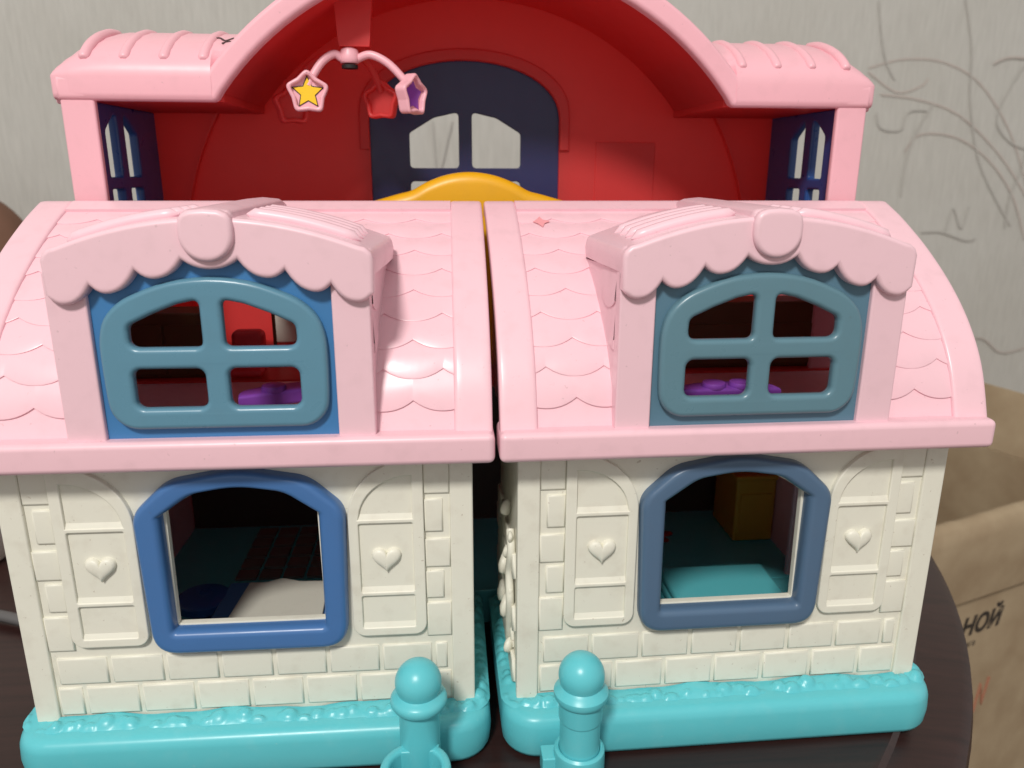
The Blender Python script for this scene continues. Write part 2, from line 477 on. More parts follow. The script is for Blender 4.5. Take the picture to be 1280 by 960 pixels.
YW = 1.42
def make_wing(side, loc, rz, label, M_):
    W = thing('dollhouse_wing', label, 'toy house', loc, rz, 'front wings of the toy house')
    rnd = random.Random(11 if side == 'L' else 23)
    # --- base tray
    def inset(i, z): return rr_ring(-8.62 + i, 8.62 - i, 0.0 + i, 9.15 - i * 0.2, max(0.2, 1.35 - i * 0.6), z)
    base = loft('base', [inset(0.30, 0.02), inset(0.13, 0.10), inset(0.05, 0.28), inset(0.0, 0.8), inset(0.03, 1.35), inset(0.10, 1.58), inset(0.22, 1.72), inset(0.42, 1.80), inset(0.75, 1.82), inset(2.2, 1.82)], TEAL, W, angle=60)
    # moulded grass rim in front of the walls
    V = []; F = []
    path = []
    for i in range(16): path.append((-8.36, 8.6 - 7.0 * i / 15, -1, 0))
    for i in range(5):
        a = R(180 + 90 * (i + 0.5) / 5); path.append((-8.36 + 0.9 + 0.9 * math.cos(a) * 1.0, 1.6 + 0.75 * math.sin(a), math.cos(a), math.sin(a)))
    for i in range(61): path.append((-7.4 + 14.8 * i / 60, 0.82, 0, -1))
    for i in range(5):
        a = R(270 + 90 * (i + 0.5) / 5); path.append((8.36 - 0.9 + 0.9 * math.cos(a), 1.6 + 0.75 * math.sin(a), math.cos(a), math.sin(a)))
    for i in range(16): path.append((8.36, 1.6 + 7.0 * i / 15, 1, 0))
    fine = []
    for (a, b) in zip(path, path[1:]):
        nn = max(1, int(math.hypot(b[0] - a[0], b[1] - a[1]) / 0.075))
        for q in range(nn):
            t = q / nn; fine.append(tuple(a[c] + (b[c] - a[c]) * t for c in range(4)))
    L_ = [0.0]
    for a, b in zip(fine, fine[1:]): L_.append(L_[-1] + math.hypot(b[0] - a[0], b[1] - a[1]))
    bumps = []; q = 0.2
    while q < L_[-1]:
        rb_ = rnd.choice((0.13, 0.17, 0.2, 0.24, 0.28, 0.3)); bumps.append((q, rnd.uniform(-0.12, 0.26), rb_, rnd.uniform(0.45, 0.8), rnd.random() < 0.5))
        q += rb_ * rnd.uniform(1.3, 2.4) + (0.45 if rnd.random() < 0.25 else 0)
    OF = [0.24 - 0.055 * c for c in range(15)]
    for (x, y, nx, ny), l in zip(fine, L_):
        top = 0.20 + 0.07 * math.sin(l * 1.3 + 1) + 0.03 * math.sin(l * 3.1)
        top *= 1.0 if ny < -0.9 else 0.85
        if abs(x) > 7.3 and ny < -0.9: top *= 0.45
        for o_ in OF:
            w = (0.24 - o_) / 0.77
            hb = 0.0
            for (bl, bo, br, bh, dim) in bumps:
                if abs(bl - l) < br:
                    d2 = ((bl - l) / br) ** 2 + ((bo - (0.05 - o_)) / (br * 0.95)) ** 2
                    if d2 < 1:
                        v_ = math.sqrt(1 - d2) * br * bh
                        if dim and d2 < 0.12: v_ -= 0.05 * (1 - d2 / 0.12)
                        hb = max(hb, v_)
            prof_h = top * (1 - (1 - min(1, w * 1.25)) ** 2.2)
            grain = 0.005 * math.sin(l * 37 + o_ * 20) * math.sin(l * 23 - o_ * 51)
            V.append((x + nx * o_, y + ny * o_, 1.745 + prof_h + hb * 0.9 * min(1, 6 * w) + grain))
    m = len(OF)
    for i in range(len(fine) - 1):
        for k in range(m - 1): F.append((i * m + k, (i + 1) * m + k, (i + 1) * m + k + 1, i * m + k + 1))
    mk('grass_rim', V, F, TEAL, base, angle=80, wn=False)
    # --- hinge post on the base tray
    px, py = (6.02, -0.98) if side == 'L' else (-5.98, -0.98)
    if side == 'L':
        prof = [(0.70, 0.1), (0.70, 2.0), (0.70, 3.45), (0.74, 3.55), (0.92, 3.62), (0.98, 3.74), (0.97, 3.88), (0.90, 3.97), (0.80, 4.02)]
        zc = 4.47; rb = 0.80
        prof += [(rb * math.cos(R(a)), zc + rb * math.sin(R(a))) for a in range(-28, 91, 8)] + [(0.01, zc + rb)]
        post = lathe('post', prof, TEAL, W, (px, py, 0), angle=35)
        # ring-shaped socket in front of the post
        ring = []
        for k in range(41):
            a = 2 * math.pi * k / 40; ring.append((math.cos(a), math.sin(a)))
        cx, cy = px - 0.12, py - 1.28
        rings = []
        for rr, z in ((1.12, 0.4), (1.20, 1.98), (1.17, 2.09), (1.09, 2.13), (0.95, 2.13), (0.88, 2.09), (0.86, 1.98), (0.80, 0.4)):
            rings.append([(cx + rr * c, cy + rr * s_, z) for c, s_ in ring[:40]])
        loft('socket_ring', rings, TEAL, post, angle=50).location = Vector((-px, -py, 0)) * S
        q = box('web', -0.66, 0.66, -0.62, 0.1, 0.4, 2.12, TEAL, post, 0.06)
        q = box('web', -0.5, 0.5, 0.2, 1.3, 0.5, 1.5, TEAL, post, 0.06)
        lathe('socket_floor', [(0.01, 0.2), (0.85, 0.2), (0.85, 0.45), (0.01, 0.45)], TEAL, post, (-0.12, -1.28, 0))
    else:
        prof = [(0.92, 0.05), (0.92, 1.25), (0.90, 1.38), (0.82, 1.46), (0.76, 1.44), (0.72, 1.36), (0.72, 2.62), (0.745, 2.66), (0.77, 2.72), (0.78, 3.30), (0.79, 3.45), (0.92, 3.54), (0.97, 3.66), (0.96, 3.80), (0.88, 3.90), (0.80, 3.95)]
        zc = 4.42; rb = 0.81
        prof += [(rb * math.cos(R(a)), zc + rb * math.sin(R(a))) for a in range(-28, 91, 8)] + [(0.01, zc + rb)]
        post = lathe('post', prof, TEAL, W, (px, py, 0), angle=28)
        box('hinge_tab', -1.35, -0.5, -0.2, 0.55, 0.3, 1.12, TEAL, post, 0.06)
        box('web', -0.5, 0.5, 0.2, 1.3, 0.5, 1.4, TEAL, post, 0.06)
    # --- walls
    ZT = 12.3
    win_in = lambda g: ([(-2.64 - g, 5.54 - g), (2.64 + g, 5.54 - g)] + [(x, z) for x, z in
             [((2.6 + g) * math.cos(R(a)) if False else (2.6 + g) * (1 - 2 * k / 16), 10.02 + g + (1.02 + g * 0.3) * (1 - (1 - 2 * k / 16) ** 2)) for k in range(17) for a in (0,)]])
    wall = plate('wall', [[(-8.0, 1.6), (8.0, 1.6), (8.0, ZT), (-8.0, ZT)], win_in(-0.04)], YW, YW + 0.28, 0.03, WHITE, W, res=1)
    for s_ in (-1, 1):
        box('corner_pillar', min(s_ * 7.2, s_ * 8.02), max(s_ * 7.2, s_ * 8.02), YW - 0.13, YW + 0.25, 1.7, ZT, WHITE, wall, 0.07)
        box('side_wall', min(s_ * 7.7, s_ * 7.99), max(s_ * 7.7, s_ * 7.99), YW + 0.26, 9.0, 1.7, ZT, WHITE, W, 0.03)
    H0, H1 = 2.02, 3.14
    # bottom course, then the course above it with staggered joints
    e = [-7.2]; x = -6.22
    while x < 7.1: e.append(x); x += 1.975
    if e[-1] > 6.9: e.pop()
    e.append(7.2)
    for a, b in zip(e, e[1:]): brick(b - a - 0.15, H1 - H0, (a + b) / 2, (H0 + H1) / 2, YW, wall, WHITE)
    e = [-7.08]; x = -5.2
    while x < 6.6: e.append(x); x += 1.95
    e.append(7.08)
    for a, b in zip(e, e[1:]):
        if b - a > 0.35: brick(b - a - 0.15, 1.06, (a + b) / 2, 3.84, YW, wall, WHITE)
    for s_ in (-1, 1):
        for z0, z1, a, b in ((8.90, 10.22, 6.28, 6.95), (7.50, 8.68, 6.28, 7.2), (6.24, 7.40, 6.28, 6.95), (4.66, 6.10, 6.28, 7.2)):
            brick(b - a, z1 - z0 - 0.06, s_ * (a + b) / 2, (z0 + z1) / 2, YW, wall, WHITE)
        brick(0.92, 1.2, s_ * 6.74, 11.0, YW, wall, WHITE)
    # moulded bricks, rose vine on the side that faces the seam
    sx = -1 if side == 'R' else 1
    if side == 'R':
        for r_ in range(5):
            yy = 1.9 + (0.6 if r_ % 2 else 0)
            while yy < 8.4:
                brick(1.55, 1.0, yy + 0.8, 2.6 + r_ * 1.12, sx * 8.05, wall, WHITE, 0.10, 'x'); yy += 1.75
        vine = [(sx * 8.14, 3.0, 3.4), (sx * 8.18, 2.5, 4.6), (sx * 8.2, 2.2, 5.6), (sx * 8.2, 2.5, 6.6), (sx * 8.16, 2.15, 7.6), (sx * 8.16, 2.6, 8.3)]
        tube('vine', catmull(vine, 6), 0.16, WHITE, wall, 8)
        for (yy, zz, r_) in ((3.4, 4.6, 0.5), (2.6, 3.3, 0.3), (2.3, 5.9, 0.24), (3.0, 7.2, 0.28), (2.2, 8.2, 0.2), (4.6, 5.8, 0.45), (3.9, 8.6, 0.3), (5.5, 4.0, 0.45)):
            blob('rose', WHITE, wall, (sx * 8.2, yy, zz), r_, 1, (0.55, 1, 1))
    # --- shutters with a heart
    for s_ in (-1, 1):
        def mir(pts): return pts if s_ > 0 else [(-a, b) for a, b in pts][::-1]
        outer = (arc(3.62 + 0.45, 4.86 + 0.45, 0.45, 0.45, 180, 270, 5) + arc(6.28 - 0.45, 4.86 + 0.45, 0.45, 0.45, 270, 360, 5) +
                 [(6.28, 11.6), (6.1, 11.75)] + arc(6.0, 9.55, 2.38, 2.2, 95, 178, 12))
        def hole(z0, z1): return rrect(3.98, 5.88, z0, z1, 0.06, 2)
        top = [(3.98, 9.52), (5.88, 9.52), (5.88, 11.15)] + arc(5.88, 9.5, 1.88, 1.65, 97, 176, 10)
        sh = plate('shutter', [mir(outer)], YW - 0.10, YW + 0.1, 0.05, WHITE, W, res=2)
        fr = plate('shutter_frame', [mir(outer), mir(hole(5.2, 6.50)), mir(hole(6.66, 9.36)), mir(top)], YW - 0.21, YW - 0.02, 0.05, WHITE, sh, res=3)
        for z in (5.26, 6.72, 9.58):        # sloped sill at the foot of each panel
            a, b = sorted((s_ * 3.98, s_ * 5.88))
            mk('panel_sill', [(a, YW - 0.19, z - 0.1), (b, YW - 0.19, z - 0.1), (b, YW - 0.098, z + 0.13), (a, YW - 0.098, z + 0.13), (a, YW, z - 0.1), (b, YW, z - 0.1)],
               [(0, 1, 2, 3), (0, 3, 4), (1, 5, 2), (0, 4, 5, 1), (3, 2, 5, 4)], WHITE, sh, wn=False)
        hr = heart(s_ * 4.92, 7.93, 1.04)
        loft('heart', [[(s_ * 4.92 + (a - s_ * 4.92) * k_, y_, 7.96 + (b - 7.96) * k_) for a, b in hr] for k_, y_ in ((1.04, YW - 0.05), (1.0, YW - 0.17), (0.93, YW - 0.24), (0.8, YW - 0.285), (0.55, YW - 0.31), (0.2, YW - 0.318), (0.02, YW - 0.32))], WHITE, sh, angle=70)
    # --- lower window frame: rounded ring
    def ring_pts(k, t):
        # outer outline o(k), inner outline i(k), same parameter; t=0 outer 1 inner
        return None
    ou = fillet([(-3.42, 4.60, 0.95), (3.42, 4.60, 0.95), (3.58, 10.05, 1.0), (2.35, 11.20, 1.6), (0, 11.62, 4), (-2.35, 11.20, 1.6), (-3.58, 10.05, 1.0)], 8)
    inn = fillet([(-2.64, 5.52, 0.10), (2.64, 5.52, 0.10), (2.66, 9.95, 0.08), (1.5, 10.76, 1.5), (0, 11.0, 4), (-1.5, 10.76, 1.5), (-2.66, 9.95, 0.08)], 8)
    prof = [(0, YW + 0.05), (0, YW - 0.26), (0.03, YW - 0.38), (0.09, YW - 0.47), (0.18, YW - 0.52), (0.3, YW - 0.535), (0.72, YW - 0.535), (0.84, YW - 0.51), (0.93, YW - 0.44), (0.98, YW - 0.33), (1.0, YW - 0.2), (1.0, YW + 0.06)]
    rings = []
    for t, y in prof:
        rings.append([(a[0] + (b[0] - a[0]) * t, y, a[1] + (b[1] - a[1]) * t) for a, b in zip(ou, inn)])
    V = [v for r_ in rings for v in r_]; n = len(ou); F = []
    for i in range(len(rings) - 1):
        for k in range(n): F.append((i * n + k, i * n + (k + 1) % n, (i + 1) * n + (k + 1) % n, (i + 1) * n + k))
    mk('window_frame', V, F, M_['frame'], W, angle=60)
    # --- eave rail
    rail = box('eave_rail', -8.75, 8.75, 0.0, 1.75, 11.96, 13.0, PINK, W, 0.22, 4)
    box('soffit', -8.3, 8.3, 1.5, 9.0, 12.05, 12.5, PINK, rail, 0.05)
    # --- roof shell with the opening behind the dormer
    sd = s_at_y(6.3)
    SS = [-0.4] + [SMAX * i / 40 for i in range(41)]
    XS = [-8.55, -6.5, -4.55, 4.55, 6.5, 8.55]
    V = []; F = []; nx = len(XS)
    for s in SS:
        for x in XS: V.append(roof_pt(x, s, -0.17))
        for x in XS: V.append(roof_pt(x, s, -0.42))
    for i in range(len(SS) - 1):
        for j in range(nx - 1):
            if XS[j] > -5 and XS[j + 1] < 5 and SS[i] < sd: continue
            a = i * 2 * nx + j; b = a + 2 * nx
            F.append((a, a + 1, b + 1, b)); F.append((a + nx, b + nx, b + nx + 1, a + nx + 1))
    roof = mk('roof', V, F, PINKR, W, fix=False, angle=60, wn=False)
    for s_ in (-1, 1):
        a, b = sorted((s_ * 7.42, s_ * 8.70))
        strip('edge_trim', a, b, -0.3, SMAX, SOFT, PINKR, roof, 40, back=-0.45)
        # gable end under the trim
        pr = [roof_pt(0, SMAX * i / 20, -0.3)[1:] for i in range(21)]
        plate('gable_end', [[(p[0], p[1]) for p in pr] + [(9.0, 12.6), (0.9, 12.6)]], s_ * 8.1, s_ * 8.35, 0.02, PINKR, roof, axis='x', res=1)
    rs = []
    s1 = SMAX - 1.62
    strip('ridge_trim', -7.44, 7.44, s1, SMAX, [(0.0, -0.12), (0.0, -0.10), (0.0, -0.06), (0.01, -0.0), (0.02, 0.0)], PINKR, roof, 14, back=-0.45)
    per = 2.02; k = 0; s = 0.70
    while s < s1 - 0.1:
        xc = -9.09 + (per / 2 if k % 2 else 0)
        su = s + 1.1
        while xc < 9.6:
            x0, x1 = xc - per / 2, xc + per / 2
            if s < s_at_y(5.6) :
                shingle(x0, x1, xc, per, s, su, -7.5, -4.7, roof, PINKR); shingle(x0, x1, xc, per, s, su, 4.7, 7.5, roof, PINKR)
            else:
                shingle(x0, x1, xc, per, s, su, -7.5, 7.5, roof, PINKR)
            xc += per
        s += 1.1; k += 1
    if side == 'R':      # pinkish stain near the ridge
        sc = s_at_y(7.15)
        mk('stain', [roof_pt(-6.55 + dx * 0.5, sc + ds * 0.42, -0.07) for dx, ds in ((-0.6, 0), (-0.2, -0.4), (0.1, -1), (0.3, -0.3), (0.8, 0.1), (0.2, 0.4), (0.0, 1.0), (-0.3, 0.4))], [tuple(range(8))], STAIN, roof, wn=False)
    # --- dormer
    cap_z = lambda x: 20.02 - 0.92 * (abs(x) / 4.6) ** 2.0
    dorm = plate('dormer', [[(-3.9, 12.9), (3.9, 12.9), (3.9, 18.55), (2.0, 19.15), (-2.0, 19.15), (-3.9, 18.55)],
                            rrect(-2.75, 2.75, 13.9, 17.7, [0.5, 0.5, 1.2, 1.2])], 0.48, 0.75, 0.02, M_['panel'], W, res=1)
    for s_ in (-1, 1):
        a, b = sorted((s_ * 3.66, s_ * 4.86))
        box('post', a, b, 0.30, 0.95, 12.85, 18.4, PINKD, dorm, 0.07)
        # cheek running back into the roof, opening slightly outwards
        yz = [(0.95, 12.9), (0.95, 18.9)] ; 
        rc = [roof_pt(0, sd * i / 14, -0.3)[1:] for i in range(15)]
        poly = [(0.9, 12.9)] + [(y, z) for y, z in rc if y > 0.95 and z < 18.3] + [(0.9, 18.3)]
        V = []; n = len(poly)
        for o_ in (0, -0.3):
            for y, z in poly: V.append((s_ * (4.80 + 0.06 * (y - 0.5) + o_), y, z))
        F = [tuple(range(n)), tuple(range(2 * n - 1, n - 1, -1))] + [(i, (i + 1) % n, n + (i + 1) % n, n + i) for i in range(n)]
        mk('cheek', V, F, PINKD, dorm, wn=False, angle=30)
        for zi, (zl, zu) in enumerate(((16.9, 17.8), (15.6, 16.9), (14.3, 15.6), (13.1, 14.3))):
            yc = 1.0; lob = 1.7
            y0 = 0.9 - (lob / 2 if zi % 2 else 0)
            while y0 < 5.2:
                pts = []
                for i in range(9):
                    y = y0 + lob * i / 8; u = abs(i - 4) / 4
                    pts.append((y, zl + 0.32 * u ** 2.2))
                pts = [(max(0.92, y), z) for y, z in pts]
                # keep only what stands outside the roof
                yr_top = pts[-1][0]
                sy = roof_pt(0, s_at_y(min(yr_top, 6)), 0)[2]
                if pts[-1][0] - pts[0][0] > 0.3 and sy < zl + 0.6:
                    V = []
                    for y, z in pts:
                        xx = s_ * (4.80 + 0.06 * (y - 0.5))
                        V += [(xx - s_ * 0.02, y, z), (xx + s_ * 0.06, y, z), (xx + s_ * 0.07, y, z + 0.05), (xx + s_ * 0.005, y, zu + 0.4)]
                    F = []
                    for i in range(8):
                        for j in range(3): F.append((i * 4 + j, i * 4 + j + 1, (i + 1) * 4 + j + 1, (i + 1) * 4 + j))
                    mk('cheek_shingle', V, F, PINKD, dorm, wn=False, angle=60)
                y0 += lob
    # four-light window frame
    archz = lambda x: 18.22 - 1.55 * (abs(x) / 3.45) ** 2.3
    o_ = (arc(-3.42 + 0.9, 13.36 + 0.9, 0.9, 0.9, 182, 270, 8) + arc(3.42 - 0.9, 13.36 + 0.9, 0.9, 0.9, 270, 358, 8) +
          catmull([(3.44, 14.5), (3.46, 15.6), (3.42, 16.35), (3.22, 16.95), (2.78, 17.42), (2.2, 17.73), (1.2, 18.07), (0, 18.2), (-1.2, 18.07), (-2.2, 17.73), (-2.78, 17.42), (-3.22, 16.95), (-3.42, 16.35), (-3.46, 15.6), (-3.44, 14.5)], 3))
    def upper(s_):
        top = lambda x: 17.52 - 0.92 * (abs(x) / 2.55) ** 2.0
        p = fillet([(0.34, 16.02, 0.22), (2.55, 16.02, 0.30), (2.52, 16.72, 0.28), (1.75, top(1.75), 0.8), (1.0, top(1.0), 0.8), (0.34, 17.52, 0.2)], 5)
        return p if s_ > 0 else [(-a, b) for a, b in p][::-1]
    def lower(s_):
        a, b = sorted((s_ * 0.36, s_ * 2.55)); return rrect(a, b, 14.06, 15.34, 0.26, 5)
    plate('window_frame', [o_, upper(1), upper(-1), lower(1), lower(-1)], 0.16, 0.60, 0.17, M_['dormer'], dorm, res=4)
    # scalloped canopy
    cusps = [-4.86, -3.56, -2.20, -0.82, 0.82, 2.20, 3.56, 4.86]
    lob = [17.38, 17.78, 18.20, 18.46, 18.20, 17.78, 17.38]
    cz = [17.72, 17.98, 18.42, 18.74, 18.74, 18.42, 17.98, 17.72]
    bot = []
    for i in range(7):
        a, b = cusps[i], cusps[i + 1]
        for k in range(10):
            t = k / 10; x = a + (b - a) * t
            base_ = cz[i] + (cz[i + 1] - cz[i]) * t; dep = (cz[i] + cz[i + 1]) / 2 - lob[i]
            if i in (0, 6): dep = 0.42
            bot.append((x, base_ - dep * (1 - abs(2 * t - 1) ** 2.3)))
    topc = [(x / 10, cap_z(x / 10) - 0.02) for x in range(44, -45, -4)]
    front = [(-4.86, 18.2)] + bot[0:] + [(4.86, 17.72), (4.88, 18.75), (4.80, 18.95), (4.62, 19.10)] + topc + [(-4.62, 19.10), (-4.80, 18.95), (-4.88, 18.75)]
    cap = plate('canopy', [front], 0.0, 0.60, 0.15, PINKD, dorm, res=4, loc=(0.17 if side == 'L' else 0.0, 0, 0))
    # canopy roof running back
    def section(y, w, drop=0):
        n = 28; top = []; 
        for i in range(n + 1):
            u = -1 + 2 * i / n
            x = u * w
            z = cap_z(u * 4.75) - drop
            top.append((x, y, z))
        # rounded shoulders
        p = [(-w - 0.10, y, 18.25), (-w - 0.13, y, 18.65 - drop), (-w - 0.08, y, 18.90 - drop)] + top + [(w + 0.08, y, 18.90 - drop), (w + 0.13, y, 18.65 - drop), (w + 0.10, y, 18.25)]
        return p + [(w * 0.5, y, 18.9), (0, y, 19.3), (-w * 0.5, y, 18.9)]
    loft('canopy_roof', [section(0.18, 4.66, 0.17), section(0.24, 4.70, 0.08), section(0.36, 4.75, 0.02), section(0.6, 4.77), section(3, 4.95), section(4.6, 5.02), section(4.9, 5.02, 0.03), section(5.05, 4.97, 0.12), section(7.6, 4.0, 0.1)], PINKD, cap, angle=50)
    for s_ in (-1, 1):
        for y in (0.95, 1.75, 2.55, 3.35):
            pts = []
            for i in range(15):
                x = 1.0 + (4.42 - 1.0) * i / 14
                pts.append((s_ * x, y, cap_z(x) + 0.07))
            rad = [0.02] + [0.21] * 13 + [0.02]
            tube('rib', pts, rad, PINKD, cap, 10)
    key = [(x, z) for x, z in arc(0.02, 19.50, 0.80, 0.80, 180, 360, 18)] + [(0.82, 19.75), (0.78, 19.98), (0.66, 20.13), (0.42, 20.22), (0, 20.25), (-0.38, 20.22), (-0.62, 20.13), (-0.74, 19.98), (-0.78, 19.75)]
    plate('keystone', [key], -0.22, 0.3, 0.16, PINKD, cap, res=4)
    rings = []
    for y, w_, dz in ((0.0, 0.70, -0.16), (0.1, 0.74, -0.05), (0.3, 0.76, 0), (3.0, 0.76, 0.02), (7.6, 0.76, 0.04), (8.3, 0.70, -0.05)):
        rings.append([(-w_ - 0.08, y, 19.6), (-w_, y, 20.10 + dz), (-w_ + 0.15, y, 20.21 + dz), (0, y, 20.27 + dz), (w_ - 0.15, y, 20.21 + dz), (w_, y, 20.10 + dz), (w_ + 0.08, y, 19.6)])
    loft('canopy_spine', rings, PINKD, cap, angle=50)
    return W

make_wing('L', (-8.85, 0.03, 0), R(-0.48), 'left half of the toy house front, with the brighter blue lower window frame', dict(frame=BLUEL, dormer=SLATEL, panel=PANELL))
make_wing('R', (8.80, 0.0, 0), R(0.48), 'right half of the toy house front, with the duller grey-blue lower window frame', dict(frame=BLUER, dormer=SLATER, panel=PANELR))

# ------------------------------------------------------------------ main house behind the wings
H = thing('dollhouse', 'taller pink rear section of the toy house, red inside with an arched roof', 'toy house', (0, 0, 0))
ZC = 16.3
def arch_pts(r, zmin, n=40):
    a0 = math.degrees(math.asin((zmin - ZC) / r))
    return [(r * math.cos(R(a0 + (180 - 2 * a0) * i / n)), ZC + r * math.sin(R(a0 + (180 - 2 * a0) * i / n))) for i in range(n + 1)]
inner = arch_pts(13.0, 24.35)            # right to left
outer = arch_pts(13.85, 25.1)
fas = ([(-16.5, 23.93), (-10.62, 23.92), (-10.45, 24.0)] + inner[::-1] + [(10.45, 24.0), (10.62, 23.92), (16.5, 23.93), (16.55, 24.3), (16.5, 24.85)] +
       [(11.3, 24.85)] + arch_pts(13.85, 25.05) + [(-11.3, 24.85), (-16.5, 24.85), (-16.55, 24.3)])
fascia = plate('fascia', [fas], 9.30, 10.0, 0.20, PINKB, H, res=4)
# barrel roof: pink outside, red lining
def barrel(name, r0, r1, y0, y1, zmin, mat, parent):
    A = arch_pts(r0, zmin, 48); B = arch_pts(r1, zmin, 48)[::-1]
    lp = A + B
    return plate(name, [lp], y0, y1, 0.04, mat, parent, res=1)
barrel('roof', 13.40, 13.84, 9.9, 18.0, 24.6, PINKT, H)
barrel('roof_lining', 13.08, 13.38, 10.02, 17.4, 23.97, RED, H)
# side eaves with rounded front and end
prof = [(9.6, 23.95), (9.42, 23.96), (9.31, 24.05), (9.285, 24.2), (9.285, 24.5), (9.285, 24.8), (9.31, 25.02), (9.38, 25.25), (9.56, 25.53), (9.95, 25.86), (10.6, 26.24), (11.5, 26.60), (12.5, 26.86), (13.5, 26.96), (15.5, 26.96), (17.0, 26.8), (17.9, 26.3), (18.0, 25.0), (18.0, 24.35), (9.9, 24.35)]
for s_ in (-1, 1):
    rings = []
    xs = [9.2, 10.3, 10.6, 10.62, 12, 14, 14.6, 15.0, 15.4, 15.7, 16.0, 16.25, 16.45, 16.58, 16.66, 16.69]
    for x in xs:
        t = max(0, (x - 14.3) / (16.69 - 14.3)); f = max(0.0, 1 - t ** 2.2) ** 0.5
        ring = [(s_ * x, max(10.05 if x < 10.5 else 0, y + (0.20 * (1 - f) ** 2 if y < 13 else -0.3 * (1 - f))), z if z < 24.8 else 24.8 + (z - 24.8) * (0.04 + 0.96 * f)) for y, z in prof]
        if x < 10.61:
            zb = ZC + math.sqrt(13.6 ** 2 - x ** 2) + 0.02
            ring = [(a_, b_, max(c_, zb)) for a_, b_, c_ in ring]
        rings.append(ring)
    ev = loft('side_eave', rings, PINKB, H, angle=60)
    for i in range(4):
        xr = 10.9 + 1.50 * i
        pts = []
        for y, z in catmull(prof[8:14], 4): pts.append((s_ * xr, y, z - 0.10))
        tube('rib', pts, [0.12, 0.2] + [0.22] * (len(pts) - 3) + [0.12], PINKB, ev, 10)
    box('lower_lip', min(s_ * 16.32, s_ * 16.72), max(s_ * 16.32, s_ * 16.72), 9.7, 18.0, 23.8, 24.5, PINKB, ev, 0.1)
    a, b = sorted((s_ * 15.15, s_ * 16.45))
    box('post', a, b, 9.42, 9.75, 0.0, 24.1, PINKB, H, 0.10)
    # side wall with two-column window
    x0, x1 = sorted((s_ * 15.95, s_ * 16.3))
    side = plate('side_wall', [[(9.76, 0), (17.8, 0), (17.8, 24.2), (9.76, 24.2)], rrect(10.95, 17.3, 17.4, 23.9, 0.1, 3)], x0, x1, 0.02, PINKB, H, axis='x', res=1)
    def col(ya, yb, za, zb, k):
        if k == 0: return rrect(ya, yb, za, zb, 0.15, 4)
        return fillet([(ya, za, 0.15), (yb, za, 0.15), (yb, zb if k == 1 else zb - 0.9, 0.25), (ya, zb if k == 2 else zb - 0.9, 0.25)], 4)
    plate('side_window', [rrect(9.8, 17.4, 17.3, 24.0, 0.1, 3), col(11.3, 12.55, 21.0, 23.75, 1), col(13.35, 14.7, 21.0, 23.75, 2), col(11.3, 12.55, 18.0, 20.5, 0), col(13.35, 14.7, 18.0, 20.5, 0)],
          s_ * 15.6, s_ * 16.0, 0.12, NAVYB, side, axis='x', res=3)
    a, b = sorted((s_ * 10.35, s_ * 15.9))
    box('eave_ceiling', a, b, 10.02, 17.4, 23.96, 24.28, RED, H, 0.03)
# back wall: outer panel with arch step, recessed arch panel with the door opening
door_arch = lambda r, zc: [(r * math.cos(R(a)), zc + 0.62 * r * math.sin(R(a))) for a in range(0, 181, 6)]
DX = -0.42
dh = [(DX - 4.85, 12.5), (DX + 4.85, 12.5), (DX + 4.85, 23.7)] + [(DX + 4.85 * math.cos(R(a)), 23.7 + 2.9 * math.sin(R(a)) ** 0.9) for a in range(4, 177, 6)] + [(DX - 4.85, 23.7)]
big = arch_pts(14.7, 18.0, 40); big = [(14.75, 12.5)] + big + [(-14.75, 12.5)]
plate('back_wall', [[(-16.3, 0), (16.3, 0), (16.3, 24.4)] + arch_pts(14.95, 24.4, 30)[0:] + [(-16.3, 24.4)], big[::-1]], 17.2, 17.6, 0.06, RED, H, res=2)
cw = plate('back_arch_wall', [[(15, 11)] + arch_pts(14.9, 18.0, 40) + [(-15, 11)], dh], 17.55, 17.95, 0.05, RED, H, res=2)
# stepped surround of the door
so = [(DX - 5.35, 22.3), (DX - 4.85, 22.3), (DX - 4.85, 23.7)] + [(DX - 4.85 * math.cos(R(a)), 23.7 + 2.9 * math.sin(R(a)) ** 0.9) for a in range(4, 177, 6)] + [(DX + 4.85, 23.7), (DX + 4.85, 22.3), (DX + 5.35, 22.3), (DX + 5.35, 24.0)] + [(DX + 5.35 * math.cos(R(a)), 24.0 + 3.15 * math.sin(R(a)) ** 0.9) for a in range(4, 177, 6)] + [(DX - 5.35, 24.0)]
plate('door_surround', [so], 17.38, 17.60, 0.08, RED, cw, res=2)
door = plate('door', [[(DX - 5.0, 12.4), (DX + 5.0, 12.4), (DX + 5.0, 23.8)] + [(DX + 5.0 * math.cos(R(a)), 23.8 + 2.95 * math.sin(R(a)) ** 0.9) for a in range(4, 177, 6)] + [(DX - 5.0, 23.8)],
        fillet([(DX - 2.86, 21.42, 0.22), (DX - 0.34, 21.42, 0.22), (DX - 0.34, 24.18, 0.22), (DX - 1.6, 23.9, 0.8), (DX - 2.86, 23.15, 0.25)], 5),
        fillet([(DX + 0.34, 21.42, 0.22), (DX + 2.86, 21.42, 0.22), (DX + 2.86, 23.15, 0.25), (DX + 1.6, 23.9, 0.8), (DX + 0.34, 24.18, 0.22)], 5),
        rrect(DX - 2.86, DX - 0.34, 18.2, 20.75, 0.22, 5), rrect(DX + 0.34, DX + 2.86, 18.2, 20.75, 0.22, 5)], 17.75, 18.15, 0.05, NAVY, cw, res=2)
box('wall_panel', 6.35, 9.5, 17.48, 17.62, 16.0, 22.75, RED, cw, 0.04)
# floors
box('lower_floor', -16.2, 16.2, 9.2, 17.5, 0.02, 1.80, TEAL, H, 0.05)
box('upper_floor', -16.2, 16.2, 9.2, 17.3, 12.0, 12.52, RED, H, 0.05)
